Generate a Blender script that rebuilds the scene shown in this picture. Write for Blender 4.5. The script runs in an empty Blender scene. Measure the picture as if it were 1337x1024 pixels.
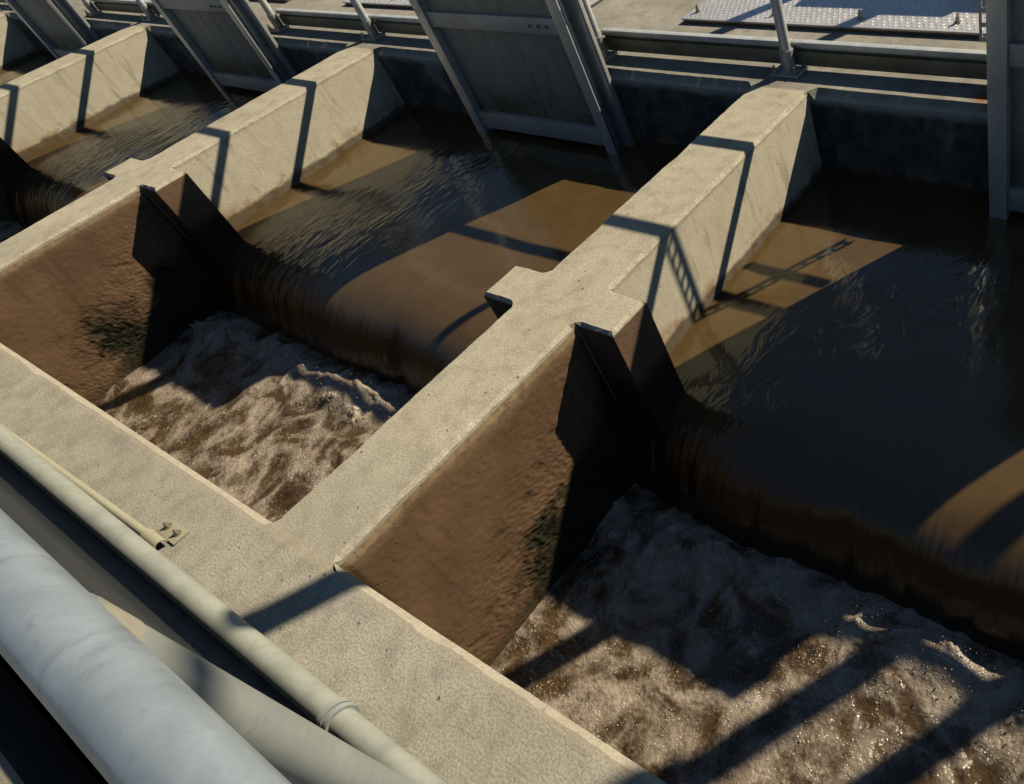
import bpy, bmesh, math, random
from mathutils import Vector, Matrix, noise
random.seed(7)
scene = bpy.context.scene
COL = scene.collection

# ------------------------------------------------------------------ camera
RIGHT = Vector((0.84491641, 0.50069988, -0.18819112))
DOWN = Vector((0.24885084, -0.67938186, -0.69029961))
VIEW = Vector((-0.47348656, 0.53641395, -0.69862046))
cam = bpy.data.cameras.new('camera')
camo = bpy.data.objects.new('camera', cam)
COL.objects.link(camo)
m = Matrix((RIGHT, -DOWN, -VIEW)).transposed().to_4x4()
m.translation = Vector((2.1389, -0.1232, 1.5347))
camo.matrix_world = m
cam.sensor_fit = 'HORIZONTAL'
cam.sensor_width = 36.0
cam.lens = 36.0 * 1009.9 / 1337.0
cam.shift_x = (668.5 - 1040.3) / 1337.0
cam.shift_y = (474.3 - 512.0) / 1337.0
cam.clip_start = 0.02
cam.clip_end = 2000.0
scene.camera = camo
scene.render.resolution_x = 1024
scene.render.resolution_y = 784

# ------------------------------------------------------------------ sky, sun, exposure
TO_SUN = Vector((0.624, 1.04, 1.0)).normalized()
world = bpy.data.worlds.new('World')
scene.world = world
world.use_nodes = True
wn = world.node_tree.nodes
wl = world.node_tree.links
wn.clear()
sky = wn.new('ShaderNodeTexSky')
sky.sky_type = 'NISHITA'
sky.sun_disc = False
sky.sun_elevation = math.asin(TO_SUN.z)
sky.sun_rotation = math.atan2(TO_SUN.x, TO_SUN.y)
sky.air_density = 1.0
sky.dust_density = 0.0
sky.ozone_density = 2.0
bg = wn.new('ShaderNodeBackground')
bg.inputs['Strength'].default_value = 0.05
wo = wn.new('ShaderNodeOutputWorld')
wl.new(sky.outputs[0], bg.inputs[0])
wl.new(bg.outputs[0], wo.inputs[0])

sun = bpy.data.lights.new('sun', 'SUN')
sun.energy = 5.0
sun.angle = math.radians(0.55)
sun.color = (1.0, 0.89, 0.70)
suno = bpy.data.objects.new('sun', sun)
COL.objects.link(suno)
suno.rotation_euler = TO_SUN.to_track_quat('Z', 'Y').to_euler()
suno.location = (6, 10, 10)

scene.view_settings.view_transform = 'Standard'
scene.view_settings.look = 'None'
scene.view_settings.gamma = 1.0
scene.view_settings.exposure = 0.12
scene.view_settings.use_curve_mapping = False
scene.cycles.diffuse_bounces = 0
scene.cycles.max_bounces = 6

# ------------------------------------------------------------------ dimensions (metres)
S = 3.209        # spacing of the divider walls
T = 0.30         # their thickness
Y = 2.495        # face of the back wall
F0, F1, FL = 0.9575, 1.1305, 0.165   # pilasters: y range and projection
WALLS = (1, 0, -1, -2, -3)           # wall k stands at x = k*S .. k*S+T

# ------------------------------------------------------------------ object helpers
def clamp(v, a=0.0, b=1.0):
    return max(a, min(b, v))

def link(name, me, mat=None, parent=None):
    o = bpy.data.objects.new(name, me)
    COL.objects.link(o)
    if mat is not None:
        me.materials.append(mat)
    if parent is not None:
        o.parent = parent
    return o

def empty(name, loc):
    o = bpy.data.objects.new(name, None)
    o.empty_display_size = 0.1
    o.location = loc
    COL.objects.link(o)
    return o

def tag(o, label, cat, group=None):
    o['label'] = label
    o['category'] = cat
    if group:
        o['group'] = group
    return o

def structure(o):
    o['kind'] = 'structure'
    return o

def copy_tree(o, parent=None):
    c = o.copy()
    COL.objects.link(c)
    c.parent = parent
    for ch in list(o.children):
        copy_tree(ch, c)
    return c

def mesh(name, verts, faces, smooth=False):
    me = bpy.data.meshes.new(name)
    me.from_pydata([tuple(v) for v in verts], [], faces)
    me.update()
    if smooth:
        for p in me.polygons:
            p.use_smooth = True
    return me

def bm_mesh(name, bm, smooth_angle=None):
    bmesh.ops.recalc_face_normals(bm, faces=bm.faces[:])
    me = bpy.data.meshes.new(name)
    bm.to_mesh(me)
    bm.free()
    if smooth_angle is not None:
        for p in me.polygons:
            p.use_smooth = True
        me.set_sharp_from_angle(angle=math.radians(smooth_angle))
    return me

def add_box(bm, a, b, bevel=0.0):
    x0, y0, z0 = a
    x1, y1, z1 = b
    vs = [bm.verts.new(p) for p in ((x0, y0, z0), (x1, y0, z0), (x1, y1, z0), (x0, y1, z0),
                                    (x0, y0, z1), (x1, y0, z1), (x1, y1, z1), (x0, y1, z1))]
    fs = [bm.faces.new([vs[i] for i in f]) for f in ((0, 3, 2, 1), (4, 5, 6, 7), (0, 1, 5, 4),
                                                    (1, 2, 6, 5), (2, 3, 7, 6), (3, 0, 4, 7))]
    if bevel > 0:
        es = set()
        for f in fs:
            es.update(f.edges)
        bmesh.ops.bevel(bm, geom=list(es), offset=bevel, segments=2, profile=0.6, affect='EDGES')

def box(name, a, b, mat, parent=None, bevel=0.0):
    bm = bmesh.new()
    add_box(bm, a, b, bevel)
    return link(name, bm_mesh(name, bm, 40 if bevel else None), mat, parent)

def add_tube(bm, p0, p1, r, n=24, r1=None, rings=1, wob=0.0, seed=0.0):
    p0, p1 = Vector(p0), Vector(p1)
    d = (p1 - p0).normalized()
    u = d.orthogonal().normalized()
    v = d.cross(u)
    r1 = r if r1 is None else r1
    loops = []
    for k in range(rings + 1):
        t = k / rings
        c = p0.lerp(p1, t)
        rr = r + (r1 - r) * t
        lp = []
        for i in range(n):
            a = 2 * math.pi * i / n
            e = rr
            if wob:
                e += wob * noise.noise(Vector((math.cos(a) * 2 + seed, math.sin(a) * 2, t * 8)))
            lp.append(bm.verts.new(c + (u * math.cos(a) + v * math.sin(a)) * e))
        loops.append(lp)
    for k in range(rings):
        for i in range(n):
            j = (i + 1) % n
            bm.faces.new((loops[k][i], loops[k][j], loops[k + 1][j], loops[k + 1][i]))
    bm.faces.new(loops[0][::-1])
    bm.faces.new(loops[-1])

def tube(name, p0, p1, r, mat, parent=None, n=24, r1=None, rings=1, wob=0.0):
    bm = bmesh.new()
    add_tube(bm, p0, p1, r, n, r1, rings, wob)
    return link(name, bm_mesh(name, bm, 50), mat, parent)

def bolt_mesh(name, r, h, axis=(0, 0, 1)):
    """washer, hex nut and thread end, standing along the axis"""
    bm = bmesh.new()
    ax = Vector(axis)
    add_tube(bm, (0, 0, 0), ax * h * 0.18, r * 1.7, 16)
    add_tube(bm, ax * h * 0.18, ax * h * 0.62, r * 1.15, 6)
    add_tube(bm, ax * h * 0.62, ax * h, r * 0.62, 10)
    return bm_mesh(name, bm, 40)

# ------------------------------------------------------------------ material helpers
class NT:
    def __init__(self, name):
        self.mat = bpy.data.materials.new(name)
        self.mat.use_nodes = True
        self.t = self.mat.node_tree
        self.t.nodes.clear()
        self.out = self.n('ShaderNodeOutputMaterial')
        self.b = self.n('ShaderNodeBsdfPrincipled')
        self.l(self.b.outputs[0], self.out.inputs[0])
        self.pos = self.n('ShaderNodeNewGeometry').outputs['Position']
    def n(self, t):
        return self.t.nodes.new(t)
    def l(self, a, b):
        self.t.links.new(a, b)
    def put(self, sock, v):
        if hasattr(v, 'is_linked') or isinstance(v, bpy.types.NodeSocket):
            self.l(v, sock)
        else:
            sock.default_value = v
    def scaled(self, vec, s):
        m = self.n('ShaderNodeMapping')
        self.l(vec, m.inputs['Vector'])
        m.inputs['Scale'].default_value = s
        return m.outputs[0]
    def noise(self, scale, detail=4.0, rough=0.55, vec=None, dist=0.0):
        n = self.n('ShaderNodeTexNoise')
        self.l(vec or self.pos, n.inputs['Vector'])
        n.inputs['Scale'].default_value = scale
        n.inputs['Detail'].default_value = detail
        n.inputs['Roughness'].default_value = rough
        n.inputs['Distortion'].default_value = dist
        return n.outputs['Fac']
    def voro(self, scale, vec=None, feature='F1', out='Distance', rnd=1.0):
        n = self.n('ShaderNodeTexVoronoi')
        n.feature = feature
        self.l(vec or self.pos, n.inputs['Vector'])
        n.inputs['Scale'].default_value = scale
        n.inputs['Randomness'].default_value = rnd
        return n.outputs[out]
    def ramp(self, fac, lo, hi, a=0.0, b=1.0):
        n = self.n('ShaderNodeMapRange')
        n.interpolation_type = 'SMOOTHSTEP'
        self.l(fac, n.inputs['Value'])
        n.inputs['From Min'].default_value = lo
        n.inputs['From Max'].default_value = hi
        n.inputs['To Min'].default_value = a
        n.inputs['To Max'].default_value = b
        return n.outputs[0]
    def math(self, op, a, b=0.0, clamp=False):
        n = self.n('ShaderNodeMath')
        n.operation = op
        n.use_clamp = clamp
        self.put(n.inputs[0], a)
        self.put(n.inputs[1], b)
        return n.outputs[0]
    def mix(self, fac, a, b, mode='MIX'):
        n = self.n('ShaderNodeMix')
        n.data_type = 'RGBA'
        n.blend_type = mode
        self.put(n.inputs['Factor'], fac)
        for s, v in ((n.inputs[6], a), (n.inputs[7], b)):
            if isinstance(v, tuple):
                s.default_value = (*v, 1.0) if len(v) == 3 else v
            else:
                self.l(v, s)
        return n.outputs[2]
    def xyz(self):
        n = self.n('ShaderNodeSeparateXYZ')
        self.l(self.pos, n.inputs[0])
        return n.outputs
    def bump(self, h, strength, dist, prev=None):
        n = self.n('ShaderNodeBump')
        self.l(h, n.inputs['Height'])
        n.inputs['Strength'].default_value = strength
        n.inputs['Distance'].default_value = dist
        if prev is not None:
            self.l(prev, n.inputs['Normal'])
        return n.outputs[0]
    def attr(self, name):
        n = self.n('ShaderNodeAttribute')
        n.attribute_name = name
        return n.outputs
    def done(self, color=None, rough=None, normal=None, metallic=0.0, ior=1.45, spec=0.5):
        if color is not None:
            self.put(self.b.inputs['Base Color'], (*color, 1.0) if isinstance(color, tuple) else color)
        if rough is not None:
            self.put(self.b.inputs['Roughness'], rough)
        if normal is not None:
            self.l(normal, self.b.inputs['Normal'])
        self.put(self.b.inputs['Metallic'], metallic)
        self.b.inputs['IOR'].default_value = ior
        self.b.inputs['Specular IOR Level'].default_value = spec
        return self.mat

def concrete(name, a, b, silt=None, broom=False, pits=1.0, dark=None, algae=False, coat=None):
    """weathered cast concrete; silt = brown water staining below the tops"""
    t = NT(name)
    big = t.noise(2.2, 5, 0.6)
    mid = t.noise(13.0, 6, 0.65)
    fine = t.noise(160.0, 3, 0.7)
    grit = t.voro(230.0)
    col = t.mix(t.ramp(big, 0.3, 0.7), a, b)
    if name == 'concrete_wall':
        # the tops grey off towards the walked-on near wall
        g_ = t.ramp(t.math('ADD', t.xyz()[1], t.math('MULTIPLY', big, 0.5)), 0.15, 0.95, 1.0, 0.0)
        col = t.mix(g_, col, t.mix(t.ramp(big, 0.3, 0.7), (0.42, 0.385, 0.30), (0.49, 0.455, 0.365)))
    patch = t.noise(0.9, 4, 0.6, dist=0.8)
    col = t.mix(t.ramp(patch, 0.50, 0.66, 0.0, 0.45), col, tuple(0.74 * v for v in a))
    col = t.mix(t.ramp(patch, 0.30, 0.44, 0.40, 0.0), col, (b[0] * 1.1, b[1] * 1.12, b[2] * 1.2))
    col = t.mix(t.ramp(mid, 0.42, 0.70, 0.0, 0.65), col, tuple(0.62 * v for v in a))
    col = t.mix(t.ramp(mid, 0.25, 0.42, 0.3, 0.0), col, tuple(min(1, 1.25 * v) for v in b))
    col = t.mix(t.ramp(fine, 0.34, 0.62, 0.65, 0.0), col, tuple(0.46 * v for v in a))
    col = t.mix(t.ramp(grit, 0.0, 0.35, 0.28, 0.0), col, tuple(min(1, 1.3 * v) for v in b))
    # bug holes
    pit = t.voro(21.0)
    pmask = t.math('MULTIPLY', t.ramp(pit, 0.07, 0.12, 1.0, 0.0), t.ramp(t.noise(5.0, 2), 0.5, 0.62))
    pmask = t.math('MULTIPLY', pmask, pits, clamp=True)
    col = t.mix(t.math('MULTIPLY', pmask, 0.6), col, (0.07, 0.055, 0.04))
    if dark:
        col = t.mix(t.ramp(t.noise(3.0, 6, 0.7), 0.42, 0.68, 0.0, dark), col, (0.10, 0.085, 0.07))
    h = t.math('ADD', t.math('MULTIPLY', fine, 0.9), t.math('MULTIPLY', mid, 1.3))
    h = t.math('SUBTRACT', h, t.math('MULTIPLY', pmask, 2.5))
    if broom:
        br = t.noise(1.0, 3, 0.6, t.scaled(t.pos, (14.0, 190.0, 9.0)))
        bm_ = t.ramp(t.noise(1.3, 3, 0.6), 0.42, 0.62, 0.12, 1.0)
        br = t.math('MULTIPLY', br, bm_)
        h = t.math('ADD', h, t.math('MULTIPLY', br, 0.55))
        col = t.mix(t.ramp(br, 0.4, 0.7, 0.0, 0.14), col, tuple(0.6 * v for v in a))
    if silt:
        x, y, z = t.xyz()
        wob = t.noise(5.0, 5, 0.6)
        # diagonal trickle streaks on the faces
        st = t.noise(1.0, 4, 0.6, t.scaled(t.pos, (4.0, 16.0, 2.5)))
        vert = t.ramp(z, -0.035, -0.012, 1.0, 0.0)
        # the faces below the top edge are mixed paler than the tops
        col = t.mix(t.math('MULTIPLY', vert, 0.45), col, tuple(min(1, 1.42 * v) for v in b))
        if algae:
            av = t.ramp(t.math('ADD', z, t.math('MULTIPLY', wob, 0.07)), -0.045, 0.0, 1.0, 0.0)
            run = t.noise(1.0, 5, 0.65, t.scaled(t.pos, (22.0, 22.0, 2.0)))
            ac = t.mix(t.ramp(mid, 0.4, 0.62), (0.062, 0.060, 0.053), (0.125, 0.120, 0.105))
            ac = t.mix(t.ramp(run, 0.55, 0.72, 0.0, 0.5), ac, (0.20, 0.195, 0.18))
            col = t.mix(av, col, ac)  # algae stain, with the wall's shade painted into the same dark colour
            # rust bloom on the ledge beside the right gate
            dv = t.n('ShaderNodeVectorMath')
            dv.operation = 'DISTANCE'
            t.l(t.pos, dv.inputs[0])
            dv.inputs[1].default_value = (1.06, 2.575, 0.0)
            rd = t.math('ADD', dv.outputs['Value'], t.math('MULTIPLY', mid, 0.09))
            col = t.mix(t.ramp(rd, 0.06, 0.11, 0.85, 0.0), col, (0.30, 0.09, 0.025))
        col = t.mix(t.math('MULTIPLY', vert, t.ramp(st, 0.5, 0.72, 0.0, 0.5)), col, (0.50, 0.43, 0.31))
        col = t.mix(t.math('MULTIPLY', vert, t.ramp(st, 0.28, 0.45, 0.45, 0.0)), col, (0.16, 0.135, 0.10))
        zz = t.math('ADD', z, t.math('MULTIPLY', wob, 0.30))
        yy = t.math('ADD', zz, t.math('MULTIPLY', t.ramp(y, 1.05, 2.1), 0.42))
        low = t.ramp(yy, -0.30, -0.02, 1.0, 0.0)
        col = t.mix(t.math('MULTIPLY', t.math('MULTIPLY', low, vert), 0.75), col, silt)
        zw = t.math('ADD', z, t.math('MULTIPLY', t.math('SUBTRACT', t.noise(9.0, 4, 0.6), 0.5), 0.05))
        scum = t.math('MULTIPLY', t.ramp(zw, -0.385, -0.36, 1.0, 0.0), 0.8)
        rust = t.math('MULTIPLY', t.ramp(zw, -0.375, -0.30, 1.0, 0.0), t.ramp(mid, 0.45, 0.65))
        col = t.mix(t.math('MULTIPLY', rust, 0.7), col, (0.30, 0.155, 0.055))
        col = t.mix(scum, col, (0.075, 0.05, 0.028))
    spk = t.voro(75.0)
    col = t.mix(t.math('MULTIPLY', t.ramp(spk, 0.05, 0.12, 1.0, 0.0), t.ramp(t.noise(30.0, 2), 0.45, 0.6, 0.0, 0.7)), col, (0.12, 0.10, 0.075))
    if coat:
        yv = t.math('ADD', t.xyz()[1], t.math('MULTIPLY', t.noise(18.0, 4, 0.6), 0.02))
        col = t.mix(t.ramp(yv, -0.026, -0.014, 0.0, 0.35), col, (0.50, 0.41, 0.28))
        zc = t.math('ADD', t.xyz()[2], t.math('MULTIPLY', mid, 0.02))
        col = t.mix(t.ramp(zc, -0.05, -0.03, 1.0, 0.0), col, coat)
    n = t.bump(h, 0.5, 0.0035)
    return t.done(col, 0.9, n, spec=0.25)

M = {}
M['wall'] = concrete('concrete_wall', (0.51, 0.455, 0.325), (0.59, 0.535, 0.395), silt=(0.42, 0.285, 0.14))
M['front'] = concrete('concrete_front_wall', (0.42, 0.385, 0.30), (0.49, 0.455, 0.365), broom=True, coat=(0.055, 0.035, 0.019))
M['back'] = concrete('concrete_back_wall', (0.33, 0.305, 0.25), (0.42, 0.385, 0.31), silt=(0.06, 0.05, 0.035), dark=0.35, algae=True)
M['deck'] = concrete('concrete_deck', (0.38, 0.35, 0.285), (0.46, 0.425, 0.355), pits=0.6, broom=True, dark=0.35)
M['ground'] = concrete('ground', (0.30, 0.27, 0.21), (0.36, 0.32, 0.25))

def pilaster_mat():
    t = NT('silted_pilaster')
    x, y, z = t.xyz()
    big, mid, fine = t.noise(5.0, 4), t.noise(22.0, 5, 0.65), t.noise(150.0, 3, 0.7)
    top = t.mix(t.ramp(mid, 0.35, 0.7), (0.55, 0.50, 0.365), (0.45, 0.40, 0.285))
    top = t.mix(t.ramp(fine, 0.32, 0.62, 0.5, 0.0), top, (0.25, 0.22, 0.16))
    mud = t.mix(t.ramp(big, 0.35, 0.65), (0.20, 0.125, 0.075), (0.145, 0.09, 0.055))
    mud = t.mix(t.ramp(t.math('ADD', z, t.math('MULTIPLY', mid, 0.08)), -0.26, -0.16, 1.0, 0.0), mud, (0.035, 0.022, 0.014))  # lower face darkened: gate shadow painted into the wet mud colour
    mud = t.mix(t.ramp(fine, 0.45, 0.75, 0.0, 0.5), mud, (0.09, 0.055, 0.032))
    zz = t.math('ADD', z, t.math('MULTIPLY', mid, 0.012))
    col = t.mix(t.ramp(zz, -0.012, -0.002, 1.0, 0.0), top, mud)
    h = t.math('ADD', t.math('MULTIPLY', fine, 0.7), mid)
    return t.done(col, 0.85, t.bump(h, 0.6, 0.005), spec=0.3)
M['pilaster'] = pilaster_mat()

def mud_mat():
    t = NT('wet_silt')
    big, mid, fine = t.noise(3.5, 5, 0.6), t.noise(30.0, 5, 0.65), t.noise(190.0, 3, 0.7)
    al = t.attr('algae')['Fac']
    edge = t.attr('upper')['Fac']
    col = t.mix(t.ramp(big, 0.3, 0.7), (0.19, 0.112, 0.058), (0.135, 0.078, 0.041))
    drip = t.noise(1.0, 5, 0.65, t.scaled(t.pos, (5.0, 17.0, 2.2)))
    col = t.mix(t.ramp(drip, 0.5, 0.72, 0.0, 0.55), col, (0.085, 0.058, 0.033))
    col = t.mix(t.ramp(drip, 0.28, 0.44, 0.45, 0.0), col, (0.20, 0.145, 0.082))
    col = t.mix(t.ramp(mid, 0.45, 0.75, 0.0, 0.35), col, (0.10, 0.06, 0.033))
    col = t.mix(t.math('MULTIPLY', edge, t.ramp(mid, 0.25, 0.6)), col, (0.30, 0.215, 0.12))
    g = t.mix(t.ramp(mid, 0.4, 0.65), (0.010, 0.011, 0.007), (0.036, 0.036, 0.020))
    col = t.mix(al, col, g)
    pit = t.voro(34.0)
    pm = t.math('MULTIPLY', t.ramp(pit, 0.08, 0.15, 1.0, 0.0), t.ramp(t.noise(6.0, 2), 0.46, 0.6))
    col = t.mix(t.math('MULTIPLY', pm, 0.6), col, (0.05, 0.03, 0.016))
    h = t.math('ADD', t.math('MULTIPLY', fine, 0.35), mid)
    h = t.math('SUBTRACT', h, t.math('MULTIPLY', pm, 2.0))
    rough = t.math('SUBTRACT', 0.55, t.math('MULTIPLY', al, 0.3))
    return t.done(col, rough, t.bump(h, 0.35, 0.004), spec=0.4)
M['mud'] = mud_mat()

def metal(name, a, b, rough, metallic, stain=None, scale=9.0):
    t = NT(name)
    big, mid, fine = t.noise(scale, 5, 0.6, dist=0.6), t.noise(scale * 6, 5, 0.7), t.noise(260.0, 2)
    col = t.mix(t.ramp(big, 0.32, 0.68), a, b)
    col = t.mix(t.ramp(mid, 0.5, 0.78, 0.0, 0.4), col, tuple(0.55 * v for v in a))
    if name in ('galvanised_pipe', 'conduit_pipe'):
        arc = t.noise(1.0, 4, 0.6, t.scaled(t.pos, (26.0, 9.0, 9.0)), dist=0.7)
        col = t.mix(t.ramp(arc, 0.55, 0.75, 0.0, 0.4), col, tuple(0.6 * v for v in a))
    if stain:
        sv = t.noise(scale * 0.8, 6, 0.75)
        col = t.mix(t.ramp(sv, 0.52, 0.72, 0.0, 0.7), col, stain)
    r = t.math('ADD', rough, t.math('MULTIPLY', t.math('SUBTRACT', mid, 0.5), 0.25))
    h = t.math('ADD', t.math('MULTIPLY', fine, 0.2), mid)
    return t.done(col, r, t.bump(h, 0.12, 0.0015), metallic=metallic)
M['galv'] = metal('galvanised_pipe', (0.34, 0.40, 0.43), (0.45, 0.51, 0.54), 0.45, 0.45, stain=(0.25, 0.30, 0.34), scale=11)
M['galv_dull'] = metal('dull_galvanised', (0.36, 0.38, 0.35), (0.45, 0.47, 0.43), 0.5, 0.3)
M['galv_bright'] = metal('bright_galvanised', (0.55, 0.57, 0.55), (0.68, 0.70, 0.67), 0.42, 0.3, stain=(0.42, 0.43, 0.40), scale=9)
M['conduit'] = metal('conduit_pipe', (0.34, 0.35, 0.30), (0.41, 0.42, 0.345), 0.5, 0.1, stain=(0.27, 0.29, 0.19), scale=7)
M['yellow_pipe'] = metal('yellowed_pipe', (0.37, 0.345, 0.23), (0.42, 0.39, 0.27), 0.55, 0.0, scale=8)
M['gate'] = metal('gate_steel', (0.42, 0.41, 0.37), (0.52, 0.505, 0.455), 0.5, 0.2, stain=(0.25, 0.235, 0.19), scale=4)
M['gate_edge'] = metal('gate_guide_metal', (0.56, 0.57, 0.54), (0.66, 0.66, 0.63), 0.4, 0.4, stain=(0.2, 0.2, 0.17), scale=6)
M['bolt'] = metal('bolt_steel', (0.28, 0.25, 0.2), (0.4, 0.36, 0.3), 0.45, 0.6, scale=40)
M['toe'] = metal('toe_board_olive', (0.20, 0.18, 0.11), (0.27, 0.245, 0.16), 0.5, 0.25, stain=(0.10, 0.10, 0.05), scale=6)
M['tread'] = metal('tread_plate', (0.66, 0.65, 0.63), (0.76, 0.74, 0.72), 0.42, 0.4, scale=8)
M['weld'] = metal('weld_bead', (0.40, 0.36, 0.27), (0.46, 0.43, 0.35), 0.5, 0.2, scale=30)
M['panel'] = metal('dark_kick_panel', (0.028, 0.032, 0.034), (0.036, 0.040, 0.042), 0.6, 0.0, scale=3)
M['cabinet'] = metal('cabinet_paint', (0.32, 0.34, 0.34), (0.36, 0.37, 0.37), 0.5, 0.0, scale=3)

def leaf_mat():
    t = NT('gate_leaf_plate')
    x, y, z = t.xyz()
    big, mid = t.noise(4.0, 6, 0.7), t.noise(26.0, 5, 0.7)
    run = t.noise(1.0, 4, 0.6, t.scaled(t.pos, (14.0, 14.0, 1.6)))
    col = t.mix(t.ramp(big, 0.3, 0.7), (0.30, 0.275, 0.22), (0.39, 0.36, 0.295))
    col = t.mix(t.ramp(run, 0.45, 0.7, 0.0, 0.4), col, (0.11, 0.10, 0.08))
    al = t.math('MULTIPLY', t.ramp(t.math('ADD', z, t.math('MULTIPLY', mid, 0.2)), -0.12, 0.03, 1.0, 0.0), t.ramp(big, 0.35, 0.6))
    col = t.mix(t.math('MULTIPLY', al, 0.8), col, (0.05, 0.055, 0.018))
    return t.done(col, 0.6, t.bump(mid, 0.12, 0.002), metallic=0.1)
M['leaf'] = leaf_mat()

def water_mat():
    t = NT('muddy_water')
    uv = t.n('ShaderNodeUVMap').outputs[0]
    uv.node.uv_map = 'flow'
    fall = t.attr('fall')['Fac']
    rip = t.attr('ripple')['Fac']
    st = t.noise(1.0, 5, 0.6, t.scaled(uv, (30.0, 1.9, 1.0)), dist=0.5)
    sw = t.noise(7.0, 3, 0.5, uv, dist=1.2)
    wv = t.noise(1.0, 2, 0.45, t.scaled(uv, (15.0, 6.0, 1.0)), dist=1.3)
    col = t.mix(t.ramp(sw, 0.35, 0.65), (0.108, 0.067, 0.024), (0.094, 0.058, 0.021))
    col = t.mix(t.ramp(fall, 0.3, 0.9, 0.0, 0.9), col, (0.022, 0.013, 0.006))  # sheet darkens as it drops: its shade is painted into the colour
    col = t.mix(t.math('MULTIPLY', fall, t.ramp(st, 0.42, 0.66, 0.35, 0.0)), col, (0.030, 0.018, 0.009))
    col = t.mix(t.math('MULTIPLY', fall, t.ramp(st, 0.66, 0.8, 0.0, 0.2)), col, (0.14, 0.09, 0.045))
    n = t.bump(t.math('MULTIPLY', wv, rip), 0.35, 0.045)
    n = t.bump(sw, 0.03, 0.03, n)
    n = t.bump(t.math('MULTIPLY', st, fall), 0.5, 0.02, n)
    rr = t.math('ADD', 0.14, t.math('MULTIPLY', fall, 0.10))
    return t.done(col, rr, n, ior=1.45, spec=0.9)
M['water'] = water_mat()

def foam_mat():
    t = NT('churning_water')
    f = t.attr('foam')['Fac']
    cl = t.noise(5.0, 3, 0.5, dist=1.2)
    c2 = t.noise(19.0, 4, 0.6, dist=0.35)
    c3 = t.noise(75.0, 3, 0.6)
    k = t.math('ADD', t.math('MULTIPLY', f, 0.75), t.math('MULTIPLY', t.math('SUBTRACT', cl, 0.5), 2.0))
    k = t.math('ADD', k, t.math('MULTIPLY', t.math('SUBTRACT', c2, 0.5), 0.9))
    k = t.math('ADD', k, t.math('MULTIPLY', t.math('SUBTRACT', c3, 0.5), 0.55))
    k = t.ramp(k, 0.10, 0.72)
    w = t.mix(t.ramp(c2, 0.32, 0.68), (0.100, 0.061, 0.026), (0.040, 0.024, 0.010))
    fo = t.mix(t.ramp(c2, 0.3, 0.7), (0.50, 0.42, 0.33), (0.29, 0.225, 0.158))
    col = t.mix(k, w, fo)
    # clusters of white bubbles on the foam
    bub = t.voro(95.0, out='Distance')
    fl = t.math('MULTIPLY', t.ramp(bub, 0.12, 0.32, 1.0, 0.0), t.ramp(t.noise(12.0, 4, 0.65, dist=0.8), 0.44, 0.58))
    fl = t.math('MULTIPLY', fl, t.ramp(k, 0.2, 0.65))
    col = t.mix(t.math('MULTIPLY', fl, 0.85), col, (0.66, 0.60, 0.50))
    h = t.math('ADD', t.math('MULTIPLY', t.noise(26.0, 2, 0.5, dist=0.6), 1.5), t.math('MULTIPLY', c3, 0.8))
    h = t.math('ADD', h, t.math('MULTIPLY', fl, 0.3))
    r = t.math('ADD', 0.05, t.math('MULTIPLY', k, 0.16))
    m_ = t.done(col, r, t.bump(h, 0.6, 0.010), ior=1.333, spec=1.0)
    t.b.inputs['Subsurface Weight'].default_value = 0.35
    t.b.inputs['Subsurface Radius'].default_value = (1.0, 0.6, 0.3)
    t.b.inputs['Subsurface Scale'].default_value = 0.02
    return m_
M['foam'] = foam_mat()

def bubble_mat():
    t = NT('froth_bubbles')
    n = t.noise(60.0, 2)
    return t.done(t.mix(t.ramp(n, 0.3, 0.7), (0.50, 0.43, 0.335), (0.30, 0.235, 0.165)), 0.12, None, ior=1.4, spec=1.0)
M['bubble'] = bubble_mat()

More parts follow.
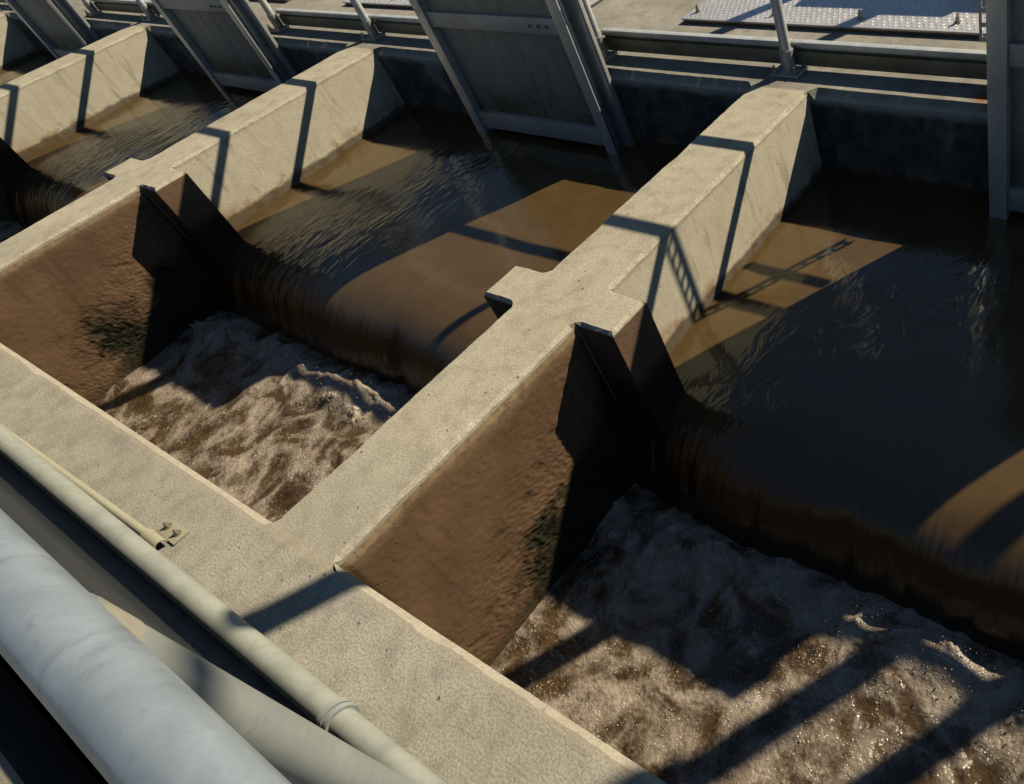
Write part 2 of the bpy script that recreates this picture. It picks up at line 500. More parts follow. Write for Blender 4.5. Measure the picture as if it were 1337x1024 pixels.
# ------------------------------------------------------------------ cast concrete prisms with chamfered top edges
def prism(name, poly, flags, skip, zb, c, step, mat, parent=None, seed=0.0, wear=0.0035):
    """plan polygon (counter-clockwise), flags: chamfer the top of edge i; skip: leave that side face out"""
    n = len(poly)
    P = [Vector((p[0], p[1])) for p in poly]
    nor = []
    for i in range(n):
        d = (P[(i + 1) % n] - P[i]).normalized()
        nor.append(Vector((d.y, -d.x)))
    pts, ins, edge = [], [], []
    for i in range(n):
        a, b = P[i], P[(i + 1) % n]
        k = max(1, int(round((b - a).length / step)))
        for j in range(k):
            q = a.lerp(b, j / k)
            if j == 0:
                n0, n1 = nor[i - 1], nor[i]
                f0, f1 = flags[i - 1], flags[i]
                det = n0.x * n1.y - n0.y * n1.x
                if not (f0 and f1):
                    o = Vector((0.0, 0.0))          # chamfers run out where walls join
                elif abs(det) < 1e-4:
                    o = -n1 * c
                else:
                    r0, r1 = -c * f0, -c * f1
                    o = Vector(((r0 * n1.y - r1 * n0.y) / det, (n0.x * r1 - n1.x * r0) / det))
            else:
                o = -nor[i] * c * flags[i]
                if flags[i]:
                    ch = max(0.0, noise.noise(Vector((q.x * 5 + seed, q.y * 5, 8.3))) - 0.22) * 5.0 * wear
                    w = ch + wear * (noise.noise(Vector((q.x * 14 + seed, q.y * 14, 1.7))) + 0.7 * noise.noise(Vector((q.x * 55, q.y * 55 + seed, 4.1))))
                    o = o - nor[i] * w
            pts.append(q)
            ins.append(o)
            edge.append(i)
    N = len(pts)
    vb = [(p.x, p.y, zb) for p in pts]
    vm = []
    for p, o, e in zip(pts, ins, edge):
        dz = -o.length if o.length > 1e-5 else -0.0
        if dz < 0:
            dz = max(-c * 1.4, dz) + wear * 0.8 * noise.noise(Vector((p.x * 30, p.y * 30, seed + 9.0)))
            dz = min(dz, -0.002)
        vm.append((p.x, p.y, dz))
    vt = [(p.x + o.x, p.y + o.y, 0.0) for p, o in zip(pts, ins)]
    bm = bmesh.new()
    B = [bm.verts.new(v) for v in vb]
    Mv = [bm.verts.new(v) for v in vm]
    Tv = [bm.verts.new(v) if (Vector(v) - Vector(w)).length > 1e-5 else Mv[i] for i, (v, w) in enumerate(zip(vt, vm))]
    for i in range(N):
        j = (i + 1) % N
        if edge[i] in skip:
            continue
        bm.faces.new((B[i], B[j], Mv[j], Mv[i]))
        ring = [Mv[i], Mv[j]]
        if Tv[j] is not Mv[j]:
            ring.append(Tv[j])
        if Tv[i] is not Mv[i]:
            ring.append(Tv[i])
        if len(ring) > 2:
            bm.faces.new(ring)
    top = bm.faces.new(Tv)
    bmesh.ops.triangulate(bm, faces=[top])
    me = bpy.data.meshes.new(name)
    bm.to_mesh(me)
    bm.free()
    return link(name, me, mat, parent)

ZB = -1.5
CH = 0.012
# dividing walls with their pilasters and the silt skin on the downstream face
WALL_LABEL = {
    1: 'tan concrete dividing wall right of the nearest basin, just outside the picture',
    0: 'nearest tan concrete dividing wall, running through the middle between the two big basins',
    -1: 'second tan concrete dividing wall from the right, left of the middle basin',
    -2: 'third tan concrete dividing wall from the right, with shadow stripes, upper left',
    -3: 'farthest concrete dividing wall, at the far left edge',
}
def silt_skin(k, parent):
    """wet silt crust on the right-hand face, rippled where the splash works on it"""
    ny, nz = 210, 180
    y0, y1, z0, z1 = 0.002, F0 - 0.004, -0.98, -0.022
    vs, fs, al, up = [], [], [], []
    for j in range(nz + 1):
        for i in range(ny + 1):
            y = y0 + (y1 - y0) * i / ny
            z = z0 + (z1 - z0) * j / nz
            p = Vector((y, z, k * 3.7))
            w = noise.noise(p * 6.0)
            # splash zone climbs towards the weir
            edge = -0.60 + 0.62 * max(0.0, y - 0.12) + 0.10 * w
            zone = max(0.0, min(1.0, (edge + 0.20 - z) / 0.30))
            rid = noise.noise(Vector((y * 62 + 20 * z, z * 95 + 26 * y, k * 5.1)))
            rid2 = noise.noise(Vector((y * 130, z * 150, k * 2.0)))
            hh = 0.006 + 0.0012 * w + zone * (0.0032 * rid + 0.0024 * rid2) + 0.0009 * noise.noise(p * 45)
            aw = noise.noise(Vector((y * 7 + 3, z * 9, k * 3.1))) + 0.6 * noise.noise(Vector((y * 26, z * 30, k)))
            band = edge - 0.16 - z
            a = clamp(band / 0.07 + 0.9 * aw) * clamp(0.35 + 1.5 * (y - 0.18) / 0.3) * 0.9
            hole = noise.noise(Vector((y * 13 + 2, z * 30 + 9 * y, k * 7.7)))
            near = clamp(1.0 - abs(edge + 0.0 - z) / 0.09)
            if near > 0.2 and hole > 0.25:
                q = min(1.0, (hole - 0.25) * 6) * near
                hh -= 0.003 * q
                a = max(a, 0.35 * q)
            if k == -1:
                pd = math.hypot((y - 0.40) / 0.17, (z + 0.55 + 0.25 * (y - 0.40)) / 0.13)
                pa = clamp(1.5 - pd + 0.9 * aw)
                a = max(a, pa)
                hh += 0.006 * pa * rid
            if k == 0:
                pd = math.hypot((y - 0.46) / 0.14, (z + 0.56 - 0.55 * (y - 0.46)) / 0.10)
                pa = clamp(1.3 - pd + 0.8 * aw)
                a = max(a, pa)
                hh += 0.005 * pa * rid
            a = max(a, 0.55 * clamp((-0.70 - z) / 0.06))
            u = max(0.0, min(1.0, (z + 0.075) / 0.05 + 0.5 * w))
            bd = min(y1 - y, z1 - z, y - y0)
            hh *= max(0.15, min(1.0, bd / 0.02))
            vs.append((k * S + T + max(0.0006, hh), y, z))
            al.append(a)
            up.append(u)
    for j in range(nz):
        for i in range(ny):
            a = j * (ny + 1) + i
            fs.append((a, a + 1, a + ny + 2, a + ny + 1))
    me = mesh('silt_skin', vs, fs, True)
    for nm, dat in (('algae', al), ('upper', up)):
        at = me.attributes.new(nm, 'FLOAT', 'POINT')
        at.data.foreach_set('value', dat)
    o = link('silt_skin', me, M['mud'], parent)
    o['label'] = 'brown wet silt crust with dark green algae on the downstream face'
    return o

for k in WALLS:
    x = k * S
    root = empty('divider_wall', (0, 0, 0))
    tag(root, WALL_LABEL[k], 'wall', 'dividing walls between the basins')
    prism('wall_body', [(x, 0), (x + T, 0), (x + T, F0), (x + T, F1), (x + T, Y), (x, Y), (x, F1), (x, F0)],
          [0, 1, 0, 1, 0, 1, 0, 1], (0, 4), ZB, CH, 0.018, M['wall'], root, seed=k * 3.3)
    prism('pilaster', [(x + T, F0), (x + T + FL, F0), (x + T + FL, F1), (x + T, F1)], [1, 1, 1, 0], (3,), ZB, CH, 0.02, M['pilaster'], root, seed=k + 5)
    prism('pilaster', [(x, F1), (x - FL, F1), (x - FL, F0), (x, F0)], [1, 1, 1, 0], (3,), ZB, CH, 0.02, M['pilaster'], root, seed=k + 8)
    if k in (0, -1):
        silt_skin(k, root)

XL, XR = -3 * S - 1.0, S + T + 1.0
# front wall (near side)
poly, flags = [(XL, -0.36), (XR, -0.36), (XR, 0.0)], [0, 0]
for k in WALLS:
    poly += [(k * S + T, 0.0), (k * S, 0.0)]
    flags += [1, 0]
poly.append((XL, 0.0))
flags += [1, 0]
fw = prism('front_wall', poly, flags, (), ZB, CH * 1.3, 0.02, M['front'], None, seed=21)
tag(fw, 'broad light concrete wall top running diagonally along the near side under the pipes', 'wall')
# back wall (far side, carries the gates)
poly, flags = [(XR, Y), (XR, 2.78), (XL, 2.78), (XL, Y)], [0, 0, 0]
for k in reversed(WALLS):
    poly += [(k * S, Y), (k * S + T, Y)]
    flags += [1, 0]
flags += [1]
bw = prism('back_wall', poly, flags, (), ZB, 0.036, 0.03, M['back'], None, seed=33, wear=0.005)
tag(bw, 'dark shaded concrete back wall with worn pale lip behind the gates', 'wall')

# ------------------------------------------------------------------ ground, deck, walkway
structure(box('deck', (-30, 2.782, -0.3), (30, 9.0, 0.0), M['deck']))
structure(box('walkway', (-30, -5.0, -0.3), (30, -0.70, 0.0), M['ground']))
hx0, hx1, hy0, hy1, R_ = XL, XR, -0.705, 2.78, 400.0
gv = [(-R_, -R_, -0.02), (R_, -R_, -0.02), (R_, R_, -0.02), (-R_, R_, -0.02), (hx0, hy0, -0.02), (hx1, hy0, -0.02), (hx1, hy1, -0.02), (hx0, hy1, -0.02)]
structure(link('ground', mesh('ground', gv, [(0, 1, 5, 4), (1, 2, 6, 5), (2, 3, 7, 6), (3, 0, 4, 7)]), M['ground']))

structure(box('shade_trench_floor', (XL, -0.70, -1.6), (XR, -0.362, -1.45), M['back']))  # trench added to deepen the shadow behind the kick panel
# ------------------------------------------------------------------ water
PROF = [(2.52, -0.408), (2.2, -0.411), (1.9, -0.418), (1.6, -0.426), (1.4, -0.431), (1.28, -0.437), (1.18, -0.446), (1.10, -0.461),
        (1.04, -0.482), (0.98, -0.515), (0.93, -0.557), (0.89, -0.607), (0.857, -0.665), (0.832, -0.73), (0.813, -0.80), (0.80, -0.88)]
def smooth_profile(pts, n):
    L = [0.0]
    for a, b in zip(pts, pts[1:]):
        L.append(L[-1] + math.hypot(b[0] - a[0], b[1] - a[1]))
    out = []
    for i in range(n + 1):
        s = L[-1] * i / n
        k = 0
        while k < len(L) - 2 and L[k + 1] < s:
            k += 1
        t = (s - L[k]) / (L[k + 1] - L[k])
        p0, p1, p2, p3 = pts[max(0, k - 1)], pts[k], pts[k + 1], pts[min(len(pts) - 1, k + 2)]
        q = []
        for c in range(2):
            q.append(0.5 * (2 * p1[c] + (p2[c] - p0[c]) * t + (2 * p0[c] - 5 * p1[c] + 4 * p2[c] - p3[c]) * t * t + (3 * p1[c] - p0[c] - 3 * p2[c] + p3[c]) * t ** 3))
        out.append((q[0], q[1], s))
    return out

def flow_water(k, fine):
    """pool and falling sheet of the channel right of wall k, one continuous surface"""
    xa, xb = k * S + T + 0.001, (k + 1) * S - 0.001
    nx, ns = (200, 190) if fine else (90, 90)
    pf = smooth_profile(PROF, ns)
    vs, fs, uv, fl, rp = [], [], [], [], []
    for j, (y, z, s) in enumerate(pf):
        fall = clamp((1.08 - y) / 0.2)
        for i in range(nx + 1):
            x = xa + (xb - xa) * i / nx
            e = min(x - xa, xb - x)
            # the jet under the gate roughens the middle of the pool; it stays smooth along the walls
            u_ = (x - xa) / (xb - xa) - (0.30 if k < 0 else 0.22) - 0.16 * (y - 1.5)
            u2 = (x - xa) / (xb - xa) - 0.62
            r = math.exp(-(u_ / 0.13) ** 2) + (0.8 * math.exp(-(u2 / 0.10) ** 2) if k == 0 else 0.0)
            r *= 0.35 if k == 0 else 1.0 - 0.6 * clamp((y - 1.45) / 0.4)
            r = clamp(r * (0.75 + 0.8 * noise.noise(Vector((x * 2.2 + k * 3, y * 2.0, 2.0)))))
            zz = z + 0.004 * noise.noise(Vector((x * 5, y * 4, k))) + 0.005 * r * noise.noise(Vector((x * 17, y * 11, k + 4)))
            zz += 0.010 * (1 - clamp(e / 0.10)) * (1 - fall) * (0.4 + noise.noise(Vector((x * 2, y * 7, 3.0))))
            yy = y
            if fall > 0:
                st = noise.noise(Vector((x * 9, s * 1.6, k))) + 0.45 * noise.noise(Vector((x * 27, s * 2.5, k + 2)))
                yy += 0.013 * fall * fall * st
                zz += 0.004 * fall * st
                spl = max(0.0, noise.noise(Vector((x * 13, s * 0.9, k + 9))) - 0.3)
                yy += 0.07 * fall ** 3 * spl
                yy += 0.05 * fall * noise.noise(Vector((x * 1.7, k * 2.2, 0)))
            vs.append((x, yy, zz))
            uv.append((x, s))
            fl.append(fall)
            rp.append(clamp(r * 1.1 + 0.03) * (1 - 0.7 * fall))
    for j in range(ns):
        for i in range(nx):
            a = j * (nx + 1) + i
            fs.append((a, a + nx + 1, a + nx + 2, a + 1))
    me = mesh('water', vs, fs, True)
    ul = me.uv_layers.new(name='flow')
    for lp in me.loops:
        ul.data[lp.index].uv = uv[lp.vertex_index]
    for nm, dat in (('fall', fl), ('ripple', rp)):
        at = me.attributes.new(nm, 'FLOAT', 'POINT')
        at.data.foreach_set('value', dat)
    return structure(link('water', me, M['water']))

def boil_height(x, y, k):
    d = clamp((y - 0.05) / 0.7)
    amp = 0.40 + 0.60 * d
    big = noise.noise(Vector((x * 3.0, y * 3.4, k * 4.0)))
    wx = noise.noise(Vector((x * 4.0 + 7, y * 4.0, k + 2.0)))
    wy = noise.noise(Vector((x * 4.0, y * 4.0 + 5, k + 6.0)))
    X, Y_ = x + 0.10 * wx, y + 0.10 * wy
    mid = 1.0 - 2.0 * abs(noise.noise(Vector((X * 6.5, Y_ * 6.5, k))))
    rg = 1.0 - 2.0 * abs(noise.noise(Vector((X * 15, Y_ * 15, k + 7))))
    sm = noise.noise(Vector((X * 30, Y_ * 30, k + 1)))
    z = -0.772 + amp * (0.030 * big + 0.012 * mid + 0.0035 * rg + 0.0015 * sm)
    # mound and torn splashes thrown up in front of the falling sheet
    m_ = math.exp(-((y - 0.70 - 0.05 * wx) / 0.085) ** 2)
    z += 0.035 * m_ * clamp(0.35 + noise.noise(Vector((x * 3.5, 0.3, k))) + 0.3 * mid)
    sp = max(0.0, noise.noise(Vector((X * 11, Y_ * 14, k + 11))) - 0.12) * max(0.0, 0.6 + noise.noise(Vector((x * 2.3, 1.0, k))))
    tear = noise.noise(Vector((x * 48, y * 52, k + 3))) + 0.6 * noise.noise(Vector((x * 105, y * 110, k + 5)))
    z += m_ * (0.15 * sp * max(0.15, 0.7 + 0.8 * tear))
    f = 0.25 + 0.30 * mid + 0.12 * rg + 0.25 * big + 0.5 * m_ + 0.6 * sp * m_
    return z, clamp(f)

def basin_water(k, fine):
    xa, xb = k * S + T + 0.001, (k + 1) * S - 0.001
    st = 0.0075 if fine else 0.04
    nx, ny = int((xb - xa) / st), int(0.9 / st)
    vs, fs, fo = [], [], []
    for j in range(ny + 1):
        y = 0.9 * j / ny + 0.001
        for i in range(nx + 1):
            x = xa + (xb - xa) * i / nx
            z, f = boil_height(x, y, k)
            vs.append((x, y, z))
            fo.append(f)
    for j in range(ny):
        for i in range(nx):
            a = j * (nx + 1) + i
            fs.append((a, a + 1, a + nx + 2, a + nx + 1))
    me = mesh('churning_water', vs, fs, True)
    at = me.attributes.new('foam', 'FLOAT', 'POINT')
    at.data.foreach_set('value', fo)
    return structure(link('water', me, M['foam']))

for k, fine in ((0, True), (-1, True), (-2, False), (-3, False)):
    flow_water(k, fine)
    basin_water(k, fine)

def froth(k, n):
    """bubbles floating on the churning water, crowded where the foam gathers"""
    ring = 6
    vs, fs = [], []
    made = 0
    while made < n:
        x = random.uniform(k * S + T + 0.02, (k + 1) * S - 0.02)
        y = random.uniform(0.01, 0.76)
        z, f = boil_height(x, y, k)
        c = noise.noise(Vector((x * 8, y * 8, k + 21))) + 0.6 * noise.noise(Vector((x * 23, y * 23, k + 22)))
        if f * 0.55 + c < random.uniform(0.15, 0.75):
            continue
        r = random.uniform(0.0009, 0.0026) if random.random() < 0.95 else random.uniform(0.0026, 0.0048)
        b = len(vs)
        vs.append((x, y, z + r * 0.75))
        for lv, (cr, ch) in enumerate(((0.62, 0.52), (1.0, -0.12))):
            for i_ in range(ring):
                a = 2 * math.pi * (i_ + 0.5 * lv) / ring
                vs.append((x + r * cr * math.cos(a), y + r * cr * math.sin(a), z + r * ch))
        for i_ in range(ring):
            j_ = (i_ + 1) % ring
            fs.append((b, b + 1 + i_, b + 1 + j_))
            fs.append((b + 1 + i_, b + 1 + ring + i_, b + 1 + j_))
            fs.append((b + 1 + j_, b + 1 + ring + i_, b + 1 + ring + j_))
        made += 1
    o = link('froth', mesh('froth', vs, fs, True), M['bubble'])
    o['kind'] = 'stuff'
    o['label'] = 'pale bubbles of froth floating on the churning water'
    o['category'] = 'froth'
froth(0, 9000)
froth(-1, 7000)

def spray(k, n):
    """drops and shreds of water flung up along the foot of the fall"""
    bm = bmesh.new()
    for _ in range(n):
        x = random.uniform(k * S + T + 0.15, (k + 1) * S - 0.15)
        y = clamp(random.gauss(0.71, 0.045), 0.5, 0.77)
        z, f = boil_height(x, y, k)
        h = z + 0.004 + abs(random.gauss(0, 0.03))
        r = random.uniform(0.0010, 0.0028)
        ret = bmesh.ops.create_icosphere(bm, subdivisions=1, radius=r)
        sx, sz = random.uniform(0.8, 1.5), random.uniform(0.8, 1.8)
        for v in ret['verts']:
            v.co = Vector((v.co.x * sx + x, v.co.y + y, v.co.z * sz + h))
    o = link('spray', bm_mesh('spray', bm, 180), M['bubble'])
    o['kind'] = 'stuff'
    o['label'] = 'drops of spray flung up at the foot of the fall'
    o['category'] = 'spray'
spray(0, 700)
spray(-1, 350)

# ------------------------------------------------------------------ sluice gates
def make_gate():
    """local origin: centre of the gate on the back wall face at wall top height, -y towards the basins"""
    g = empty('sluice_gate', (0, 0, 0))
    top = 1.05
    for s in (-1, 1):
        bm = bmesh.new()
        def sb(x0, y0, x1, y1, z0, z1):
            a, b = sorted((s * x0, s * x1))
            add_box(bm, (a, y0, z0), (b, y1, z1), 0.0015)
        sb(0.500, -0.117, 0.508, -0.030, -0.60, top)     # web
        sb(0.500, -0.125, 0.572, -0.117, -0.60, top)     # front flange
        sb(0.500, -0.030, 0.592, -0.022, -0.60, top)     # back flange
        sb(0.508, -0.082, 0.538, -0.068, -0.60, top)     # rib
        gr = link('guide_rail', bm_mesh('guide_rail', bm, 30), M['gate_edge'], g)
        bm = bmesh.new()
        a, b = sorted((s * 0.545, s * 0.600))
        add_box(bm, (a, -0.022, -0.60), (b, 0.0, top - 0.05), 0.002)
        link('mounting_strip', bm_mesh('mounting_strip', bm, 30), M['gate'], g)
        bmh = bolt_mesh('bolt', 0.008, 0.022, (s, 0, 0))
        for z in (-0.17, 0.28, 0.73):
            o = link('bolt', bmh, None if bmh.materials else M['bolt'], g)
            o.location = (s * 0.508, -0.050, z)
    box('leaf_plate', (-0.499, -0.082, -0.37), (0.499, -0.074, 1.01), M['leaf'], g, 0.001)
    for z0, z1 in ((-0.37, -0.268), (0.232, 0.312), (0.70, 0.78), (0.93, 1.01)):
        bm = bmesh.new()
        add_box(bm, (-0.499, -0.113, z0), (0.499, -0.108, z1), 0.0015)
        add_box(bm, (-0.499, -0.1078, z1 - 0.006), (0.499, -0.0822, z1 - 0.0004), 0.001)
        add_box(bm, (-0.499, -0.1078, z0 + 0.0004), (0.499, -0.0822, z0 + 0.006), 0.001)
        link('cross_rail', bm_mesh('cross_rail', bm, 30), M['gate'], g)
    bmh = bolt_mesh('rail_bolt', 0.006, 0.016, (0, -1, 0))
    for x in (0.30, 0.36, 0.42):
        o = link('bolt', bmh, None if bmh.materials else M['bolt'], g)
        o.location = (x, -0.113, 0.272)
    box('yoke_beam', (-0.592, -0.16, top), (0.592, -0.01, top + 0.11), M['gate'], g, 0.004)
    st = tube('stem_cover', (0.10, -0.085, top + 0.11), (0.10, -0.085, 2.52), 0.05, M['galv_dull'], g)
    tube('cap', (0.10, -0.085, 2.52), (0.10, -0.085, 2.57), 0.056, M['galv_dull'], st)
    return g

GATE_LABEL = {0: 'tall steel sluice gate cut off by the right edge of the picture',
              -1: 'steel sluice gate at top centre hanging over the middle basin',
              -2: 'steel sluice gate left of centre behind the second dividing wall from the right',
              -3: 'steel sluice gate in the top left corner of the picture'}
gate = make_gate()
for i, k in enumerate((0, -1, -2, -3)):
    g = gate if i == 0 else copy_tree(gate)
    g.location = (k * S + 1.731, Y, 0.0)
    tag(g, GATE_LABEL[k], 'sluice gate', 'sluice gates along the back wall')

# ------------------------------------------------------------------ far guard rail, one section per dividing wall
RY = 2.645
def make_rail():
    """local origin: foot of the middle post"""
    g = empty('guard_rail', (0, 0, 0))
    bmh = bolt_mesh('anchor_bolt', 0.0085, 0.034)
    for x in (-1.165, 0.0, 1.165):
        p = tube('post', (x, 0, 0.012), (x, 0, 1.14), 0.0245, M['galv_bright'], g, rings=10)
        tube('sleeve', (x, 0, 0.012), (x, 0, 0.105), 0.031, M['galv_dull'], p)
        box('base_plate', (x - 0.075, -0.06, 0.001), (x + 0.075, 0.06, 0.012), M['galv_dull'], p, 0.003)
        for dx in (-0.055, 0.055):
            for dy in (-0.042, 0.042):
                o = link('bolt', bmh, None if bmh.materials else M['bolt'], p)
                o.location = (x + dx, dy, 0.012)
    tube('top_rail', (-1.19, 0, 1.14), (1.19, 0, 1.14), 0.025, M['galv_bright'], g, rings=20)
    for a, b in ((-1.1406, -0.0244), (0.0244, 1.1406)):
        tube('mid_rail', (a, 0, 0.585), (b, 0, 0.585), 0.025, M['galv_bright'], g, rings=10)
        bm = bmesh.new()
        add_box(bm, (a - 0.02, 0.036, 0.015), (b + 0.02, 0.042, 0.080), 0.001)
        add_box(bm, (a - 0.02, 0.0422, 0.074), (b + 0.02, 0.054, 0.080), 0.001)
        add_box(bm, (a - 0.02, 0.050, 0.0802), (b + 0.02, 0.054, 0.1), 0.0005)
        t = link('toe_board', bm_mesh('toe_board', bm, 30), M['toe'], g)
        box('top_strip', (a - 0.02, 0.036, 0.0945), (b + 0.02, 0.070, 0.121), M['galv_bright'], t, 0.003)
    return g

RAIL_LABEL = {1: 'galvanised guard rail section beyond the rightmost gate',
              0: 'galvanised guard rail section left of the rightmost gate, with a slotted strut',
              -1: 'galvanised guard rail section between the centre gate and the gate to its left',
              -2: 'galvanised guard rail section between the two gates at upper left',
              -3: 'galvanised guard rail section at the far left, behind the corner gate'}
rail = make_rail()
for i, k in enumerate((0, -1, -2, -3, 1)):
    r = rail if i == 0 else copy_tree(rail)
    r.location = (k * S + 0.122, RY, 0.0)
    tag(r, RAIL_LABEL[k], 'guard rail', 'guard rail sections along the far deck')
# slotted strut and its arm, fixed to the section beside the right gate
bm = bmesh.new()
sx = 1.032 - 0.122
z = 0.175
hw, sl, pitch = 0.0205, 0.008, 0.055
add_box(bm, (sx - hw, 0.030, 0.175), (sx - sl, 0.033, 1.15))
add_box(bm, (sx + sl, 0.030, 0.175), (sx + hw, 0.033, 1.15))
zz = 0.175
while zz < 1.14:
    add_box(bm, (sx - sl, 0.0301, zz), (sx + sl, 0.0329, zz + 0.017))
    zz += pitch
add_box(bm, (sx - hw, 0.0332, 0.175), (sx - hw + 0.003, 0.052, 1.15))
add_box(bm, (sx + hw - 0.003, 0.0332, 0.175), (sx + hw, 0.052, 1.15))
link('slotted_strut', bm_mesh('slotted_strut', bm), M['gate_edge'], rail)
box('strut_arm', (0.74, 0.056, 0.44), (sx + 0.22, 0.078, 0.475), M['galv_dull'], rail, 0.002)

# ------------------------------------------------------------------ tread plate hatches on the deck
def make_hatch():
    """local origin: front left corner on the deck"""
    g = empty('hatch_cover', (0, 0, 0))
    W_, D_ = 2.42, 1.10
    box('cover_plate', (0, 0, 0.016), (W_, D_, 0.026), M['tread'], g, 0.001)
    box('frame', (0.006, 0.006, 0.001), (W_ - 0.006, D_ - 0.006, 0.0155), M['toe'], g)
    vs, fs = [], []
    n = 0
    px = 0.030
    for j in range(int(D_ / px) - 1):
        for i in range(int(W_ / px) - 1):
            cx = (i + 1) * px + (0.25 * px if j % 2 else -0.25 * px)
            cy = (j + 1) * px
            a = math.radians(45 if (i + j) % 2 else -45)
            ca, sa = math.cos(a), math.sin(a)
            b = len(vs)
            for lx, ly, lz in ((-0.0125, 0, 0), (0, -0.0048, 0), (0.0125, 0, 0), (0, 0.0048, 0), (-0.006, 0, 0.0024), (0.006, 0, 0.0024)):
                vs.append((cx + lx * ca - ly * sa, cy + lx * sa + ly * ca, 0.0261 + lz))
            fs += [(b, b + 1, b + 4), (b + 1, b + 5, b + 4), (b + 1, b + 2, b + 5), (b + 2, b + 3, b + 5), (b + 3, b + 4, b + 5), (b + 3, b, b + 4)]
    o = link('tread_lugs', mesh('tread_lugs', vs, fs), M['tread'], g)
    o['kind'] = 'stuff'
    bmh = bolt_mesh('hatch_bolt', 0.009, 0.042)
    for i in range(5):
        o = link('bolt', bmh, None if bmh.materials else M['bolt'], g)
        o.location = (0.055 + i * 0.495 , 0.085, 0.026)
    return g
HATCH_LABEL = {0: 'ribbed tread plate hatch cover on the deck at upper right, with upright bolts',
               -1: 'tread plate hatch cover at the top edge left of the centre gate',
               -2: 'tread plate hatch cover behind the upper left gates'}
hatch = make_hatch()
for i, k in enumerate((0, -1, -2)):
    h = hatch if i == 0 else copy_tree(hatch)
    h.location = (k * S - 0.815, 3.055, 0.0)
    tag(h, HATCH_LABEL[k], 'hatch cover', 'hatch covers on the deck')

# ------------------------------------------------------------------ near side: guard rail, kick panel, conduit
nr = tag(empty('guard_rail', (1.37, -0.233, 0.0)), 'thick pale galvanised railing in the near lower left corner', 'guard rail')
def local(o, p):
    return tuple(a - b for a, b in zip(p, o.location))
tube('top_rail', local(nr, (-7.0, -0.233, 1.07)), local(nr, (5.0, -0.233, 1.07)), 0.0315, M['galv'], nr, n=48, rings=120, wob=0.0004)
for x in (-4.2, -1.42, 1.372, 4.15):
    p = tube('post', local(nr, (x, -0.236, 0.060)), local(nr, (x, -0.233, 1.05)), 0.0300, M['galv_dull'], nr, n=40, rings=20)
    tube('weld_bead', local(nr, (x, -0.233, 1.000)), local(nr, (x, -0.233, 1.044)), 0.0306, M['weld'], p, n=40)
kp = box('kick_panel', (-7.0, -0.332, 0.001), (5.0, -0.322, 0.37), M['panel'], None, 0.001)
tag(kp, 'dark grey kick panel behind the pipes in the lower left', 'panel')

cd = tag(empty('conduit', (0.7, -0.243, 0.0)), 'pale greenish pipe lying along the near wall top, with a coupling ring', 'pipe')
tube('pipe', local(cd, (-7.0, -0.243, 0.036)), local(cd, (0.70, -0.243, 0.036)), 0.0315, M['conduit'], cd, n=40, rings=60, wob=0.0006)
tube('pipe', local(cd, (0.70, -0.243, 0.036)), local(cd, (5.0, -0.243, 0.036)), 0.0300, M['conduit'], cd, n=40, rings=40, wob=0.0006)
bm = bmesh.new()
add_tube(bm, local(cd, (0.695, -0.243, 0.036)), local(cd, (0.712, -0.243, 0.036)), 0.0375, 40)
add_tube(bm, local(cd, (0.7125, -0.243, 0.036)), local(cd, (0.717, -0.243, 0.036)), 0.0330, 40)
add_tube(bm, local(cd, (0.7175, -0.243, 0.036)), local(cd, (0.731, -0.243, 0.036)), 0.0375, 40)
link('coupling', bm_mesh('coupling', bm, 40), M['galv_dull'], cd)
yp = tag(empty('thin_pipe', (-0.33, -0.1995, 0.0)), 'thin yellowed pipe beside the big near pipe, ending under a bolted clamp', 'pipe')
tube('pipe', (-4.0, -0.079, 0.0135), (0.0, 0, 0.0135), 0.0125, M['yellow_pipe'], yp, n=24, rings=30, wob=0.0006)
sa = bmesh.new()
NS = 20
vv = []
for xx in (-0.004, 0.085):
    for rr in (0.0150, 0.0185):
        vv.append([sa.verts.new((xx, math.cos(math.pi * i / NS) * rr, 0.0125 + math.sin(math.pi * i / NS) * rr * (1 if i < NS else 1))) for i in range(NS + 1)])
for i in range(NS):
    for a, b in ((0, 1), (1, 3), (3, 2), (2, 0)):
        sa.faces.new((vv[a][i], vv[a][i + 1], vv[b][i + 1], vv[b][i]))
add_box(sa, (-0.004, 0.0185, 0.001), (0.105, 0.066, 0.0065), 0.0015)
sp_ = link('saddle_clamp', bm_mesh('saddle_clamp', sa, 30), M['yellow_pipe'], yp)
bmh = bolt_mesh('clamp_bolt', 0.0062, 0.018)
for x in (0.022, 0.080):
    o = link('bolt', bmh, None if bmh.materials else M['bolt'], sp_)
    o.location = (x, 0.046, 0.0065)

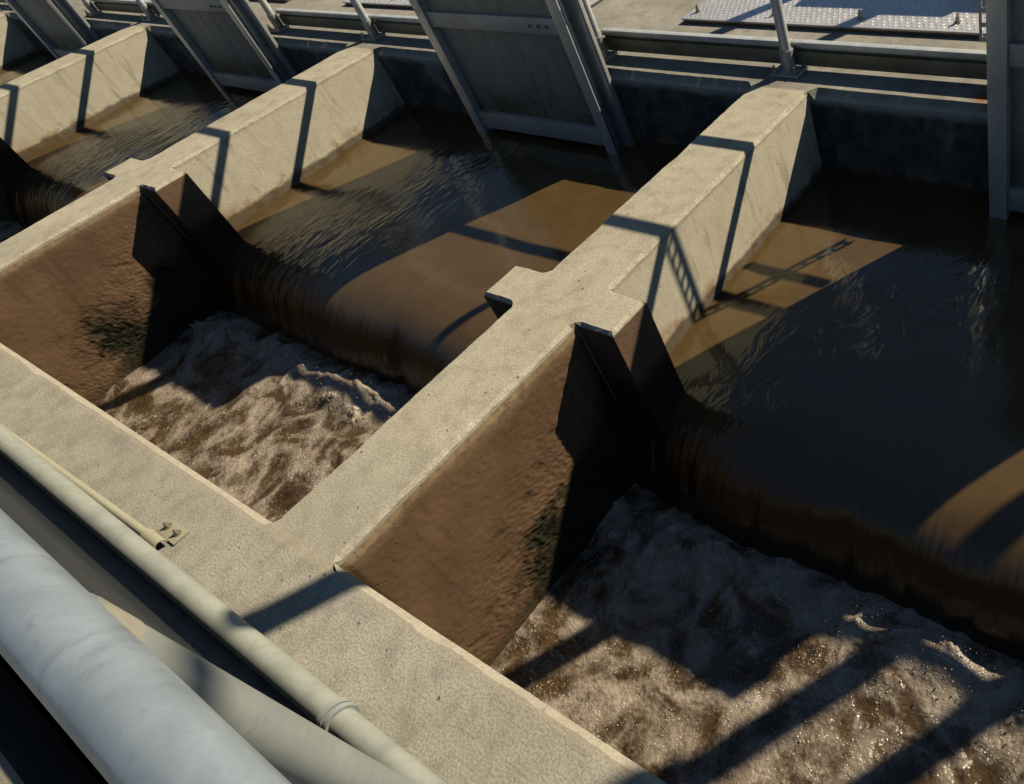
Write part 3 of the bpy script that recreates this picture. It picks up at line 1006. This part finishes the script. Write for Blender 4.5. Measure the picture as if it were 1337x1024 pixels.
# ------------------------------------------------------------------ unseen shapes added outside the frame to cast shadows
cb = tag(empty('shadow_cabinet', (1.15, 4.47, 0.0)), 'unseen cabinet shape added on the deck behind the right gate for its shadow', 'cabinet')
bm = bmesh.new()
add_box(bm, (-0.78, -0.25, 0.06), (0.78, 0.25, 0.97), 0.01)
add_box(bm, (-0.70, -0.20, 0.001), (0.70, 0.20, 0.059))
add_box(bm, (-0.35, -0.252, 0.9701), (0.10, 0.1, 1.02), 0.01)
link('body', bm_mesh('body', bm, 30), M['cabinet'], cb)
for x in (-0.39, 0.39):
    d = box('door', (x - 0.37, -0.262, 0.12), (x + 0.37, -0.2505, 0.92), M['cabinet'], cb, 0.003)
    box('handle', (x + 0.28, -0.285, 0.5), (x + 0.30, -0.2625, 0.62), M['bolt'], d, 0.003)
tube('shadow_pipe', (-0.92, -0.25, 0.001), (-0.92, -0.25, 1.22), 0.042, M['galv_dull'], cb)
tube('shadow_pipe', (-0.15, -0.05, 0.971), (-0.15, -0.05, 1.41), 0.042, M['galv_dull'], cb)
pl = tag(empty('shadow_pole', (3.30, 3.15, 0.0)), 'unseen slim pole added on the deck right of the picture for its shadow', 'pole')  # unseen pole added only for the shadow it throws
tube('shaft', (0, 0, 0.015), (0, 0, 4.2), 0.06, M['galv_dull'], pl, r1=0.042, rings=6)
box('base_plate', (-0.14, -0.14, 0.001), (0.14, 0.14, 0.0149), M['galv_dull'], pl, 0.003)
tube('pole_arm', (0, 0, 4.14), (0.9, 0, 4.32), 0.025, M['galv_dull'], pl)
box('pole_head', (0.85, -0.09, 4.27), (1.3, 0.09, 4.36), M['cabinet'], pl, 0.01)

vs_ = tag(empty('shadow_stack', (2.96, 3.15, 0.0)), 'unseen short stack added on the deck right of the picture for its shadow', 'vent')  # unseen stack added to throw a shorter shadow band on the basin
tube('pipe', (0, 0, 0.015), (0, 0, 2.2), 0.055, M['galv_dull'], vs_)
box('base_plate', (-0.12, -0.12, 0.001), (0.12, 0.12, 0.0149), M['galv_dull'], vs_, 0.003)
tube('stack_cap', (0, 0, 2.2), (0, 0, 2.26), 0.085, M['galv_dull'], vs_, r1=0.03)
